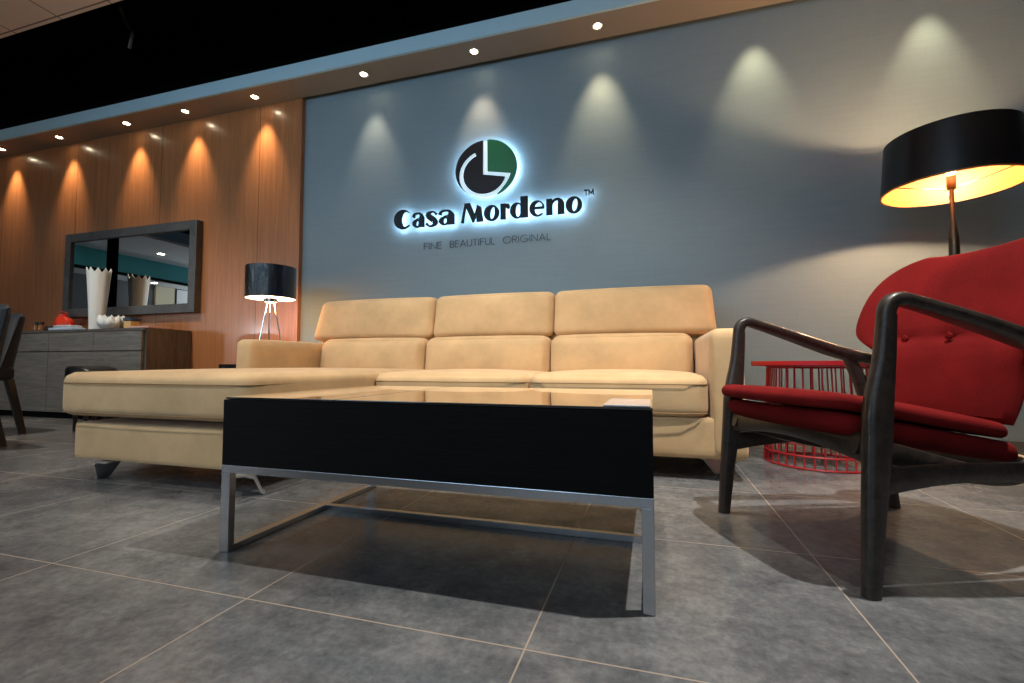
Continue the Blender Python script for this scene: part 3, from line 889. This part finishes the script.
word = empty('sign_lettering', (-1.2, LY, 1.58), 0, 'black backlit shop name lettering across the middle of the grey wall', 'sign')
BZ = 1.582; XH = .113
def letter(ch, x0, x1, splines):
    """splines in unit box: x 0..1 across, y in x-heights"""
    w = x1-x0
    S = [[(x0+x*w, BZ+y*XH) for x, y in s] for s in splines]
    return S
def put(S_list, name='letter'):
    # several overlapping filled shapes merged in one letter mesh
    objs = []
    for i, S in enumerate(S_list):
        objs.append(prism_curve(name, S, .020+.0002*i, LY, M['sign_black'], word, True))
    if len(objs) > 1:
        base = objs[0]; bm = bmesh.new()
        for o in objs: bm.from_mesh(o.data)
        me = base.data; bm.to_mesh(me); bm.free()
        for o in objs[1:]:
            d = o.data; D.objects.remove(o); D.meshes.remove(d)
    return objs[0]
def rect(x0, x1, y0, y1): return [(x0, y0), (x1, y0), (x1, y1), (x0, y1)]
def L_o(a, b): return [letter('o', a, b, [ell(.5, .5, .52, .54, n=48), ell(.57, .5, .17, .42, n=40, rot=-6)])]
def L_C(a, b):
    o = ell(.5, .66, .5, .70, 38, 322, 50, close=False); i = ell(.66, .66, .24, .55, 300, 56, 50, close=False)
    return [letter('C', a, b, [o+i])]
def L_a(a, b):
    bowl = letter('a', a, b, [ell(.34, .27, .34, .29, n=36), ell(.40, .27, .12, .20, n=28)])
    arch = letter('a', a, b, [ribbon([(.06, .72), (.14, .93), (.40, 1.0), (.68, .90), (.78, .62)], [.20, .12, .10, .20, .38])])
    stem = letter('a', a, b, [rect(.56, .96, 0, .70)])
    link = letter('a', a, b, [ribbon([(.30, .54), (.45, .60), (.62, .60)], [.07, .07, .07])])
    return [bowl, arch, stem, link]
def L_s(a, b):
    return [letter('s', a, b, [ribbon([(.90, .80), (.70, .97), (.40, .98), (.20, .80), (.40, .60), (.68, .42), (.82, .22), (.60, .03), (.30, .01), (.06, .20)],
                                      [.20, .10, .14, .36, .44, .44, .36, .14, .10, .22])])]
def L_M(a, b):
    leg1 = letter('M', a, b, [[(.0, 0), (.10, 0), (.24, 1.30), (.16, 1.30)]])
    diag = letter('M', a, b, [[(.14, 1.33), (.40, 1.33), (.68, .30), (.52, 0)]])
    d2 = letter('M', a, b, [[(.50, 0), (.58, 0), (.80, 1.02), (.74, 1.10)]])
    leg2 = letter('M', a, b, [[(.72, 1.16), (.90, 1.0), (1.0, 0), (.70, 0)]])
    return [leg1, diag, d2, leg2]
def L_r(a, b):
    return [letter('r', a, b, [rect(.0, .56, 0, 1.04)]), letter('r', a, b, [ribbon([(.45, .70), (.62, .92), (.80, .95)], [.10, .16, .10])]), letter('r', a, b, [ell(.84, .84, .20, .17, n=20)])]
def L_d(a, b):
    return [letter('d', a, b, [ell(.38, .5, .38, .52, n=44), ell(.45, .5, .15, .44, n=36)]), letter('d', a, b, [rect(.58, .98, 0, 1.40)])]
def L_e(a, b):
    o = ell(.5, .5, .5, .52, -50, 180, 36, close=False)
    outer = ell(.5, .5, .5, .52, 8, 318, 50, close=False); inner = ell(.60, .5, .26, .43, 300, 22, 50, close=False)
    return [letter('e', a, b, [outer+inner]), letter('e', a, b, [rect(.3, .98, .47, .60)])]
def L_n(a, b):
    return [letter('n', a, b, [rect(.0, .34, 0, 1.04)]), letter('n', a, b, [ribbon([(.30, .70), (.44, .94), (.66, .98), (.80, .80), (.82, .60)], [.08, .10, .16, .30, .36])]), letter('n', a, b, [rect(.64, 1.0, 0, .68)])]
for fn, a, b in ((L_C, -1.985, -1.828), (L_a, -1.818, -1.712), (L_s, -1.703, -1.600), (L_a, -1.588, -1.452), (L_M, -1.398, -1.218), (L_o, -1.208, -1.092),
                 (L_r, -1.078, -1.008), (L_d, -1.003, -.862), (L_e, -.853, -.738), (L_n, -.725, -.592), (L_o, -.580, -.466)):
    o = put(fn(a, b))
# trade mark sign
tmz = 1.700
def seg2(p, q, w=.006):
    d = Vector((q[0]-p[0], q[1]-p[1], 0)).normalized(); n_ = Vector((-d.y, d.x, 0))*w/2
    return [(p[0]+n_.x, p[1]+n_.y), (q[0]+n_.x, q[1]+n_.y), (q[0]-n_.x, q[1]-n_.y), (p[0]-n_.x, p[1]-n_.y)]
tmx = -.448
b_all = [[seg2((tmx, tmz+.036), (tmx+.028, tmz+.036))], [seg2((tmx+.014, tmz), (tmx+.014, tmz+.036))],
         [seg2((tmx+.034, tmz), (tmx+.034, tmz+.039))], [seg2((tmx+.034, tmz+.038), (tmx+.049, tmz+.010))], [seg2((tmx+.049, tmz+.010), (tmx+.064, tmz+.038))], [seg2((tmx+.064, tmz), (tmx+.064, tmz+.039))]]
put(b_all, 'trademark_sign')
# acrylic stand-offs that carry the sign (pins)
# tagline in thin strokes straight on the wall
tagl = empty('sign_tagline', (-1.2, WY-.002, 1.41), 0, 'thin grey three-word tagline lettering beneath the shop name', 'sign')
def arcp(cx, cy, rx, ry, a0, a1, n=14): return ell(cx, cy, rx, ry, a0, a1, n, close=False)
G = {
 'F': (.50, [[(0, 0), (0, 1)], [(0, 1), (.5, 1)], [(0, .52), (.46, .52)]]),
 'I': (.04, [[(0, 0), (0, 1)]]),
 'N': (.70, [[(0, 0), (0, 1), (.7, 0), (.7, 1)]]),
 'E': (.50, [[(.5, 0), (0, 0), (0, 1), (.5, 1)], [(0, .52), (.47, .52)]]),
 'B': (.54, [[(0, 0), (0, 1), (.28, 1)]+arcp(.28, .76, .22, .24, 90, -90, 8)+[(0, .52)], [(.28, .52)]+arcp(.28, .26, .26, .26, 90, -90, 8)+[(0, 0)]]),
 'A': (.80, [[(0, 0), (.4, 1), (.8, 0)], [(.13, .33), (.67, .33)]]),
 'U': (.64, [[(0, 1), (0, .32)]+arcp(.32, .32, .32, .32, 180, 360, 12)+[(.64, 1)]]),
 'T': (.56, [[(0, 1), (.56, 1)], [(.28, 0), (.28, 1)]]),
 'L': (.44, [[(0, 1), (0, 0), (.44, 0)]]),
 'O': (1.0, [ell(.5, .5, .5, .51, 0, 360, 28, close=False)]),
 'R': (.56, [[(0, 0), (0, 1), (.26, 1)]+arcp(.28, .74, .25, .26, 90, -90, 8)+[(0, .48)], [(.26, .48), (.56, 0)]]),
 'G': (.98, [arcp(.5, .5, .5, .51, 45, 335, 22)+[(.97, .42), (.56, .42)]]),
}
def write(txt, x0, x1, z, h, parent):
    gap = .20; wid = sum(G[c][0] for c in txt)+gap*(len(txt)-1)
    k = (x1-x0)/wid; x = 0; bm = bmesh.new()
    for ch in txt:
        w, strokes = G[ch]
        for s in strokes:
            for p, q in zip(s, s[1:]):
                a = (x0+(x+p[0])*k, z+p[1]*h); b = (x0+(x+q[0])*k, z+q[1]*h)
                if (a[0]-b[0])**2+(a[1]-b[1])**2 < 1e-9: continue
                q4 = seg2(a, b, .0042)
                f = [bm.verts.new((u, WY-.004, v)) for u, v in q4]; g_ = [bm.verts.new((u, WY-.0005, v)) for u, v in q4]
                bm.faces.new(f); bm.faces.new(g_[::-1])
                for i in range(4): bm.faces.new((f[i], f[(i+1) % 4], g_[(i+1) % 4], g_[i]))
        x += w+gap
    return build('tagline_word', bm, M['tag_grey'], parent, smooth=False)
write('FINE', -1.742, -1.589, 1.412, .052, tagl)
write('BEAUTIFUL', -1.515, -1.143, 1.412, .052, tagl)
write('ORIGINAL', -1.074, -.704, 1.412, .052, tagl)

# ------------------------------------------------------------------ things hanging in the dark open ceiling
cb = build('hanging_cable', tube(smooth_path([(-4.15, 2.6, 3.42), (-4.1, 2.62, 3.3), (-4.0, 2.6, 3.18), (-4.02, 2.6, 3.05)], None, 5), .012, 8), mat('dull_cable', (.10, .09, .08), .5), loc=(-4.1, 2.6, 3.05))
tag(cb, 'dull looped cable hanging in the dark open ceiling, upper left', 'cable')

# ------------------------------------------------------------------ view
SC.view_settings.view_transform = 'Standard'; SC.view_settings.look = 'None'
SC.view_settings.exposure = 0.; SC.view_settings.gamma = 1.
SC.view_settings.use_curve_mapping = False
SC.cycles.use_denoising = True
SC.cycles.max_bounces = 8
SC.cycles.caustics_reflective = False; SC.cycles.caustics_refractive = False
SC.cycles.sample_clamp_indirect = 4.
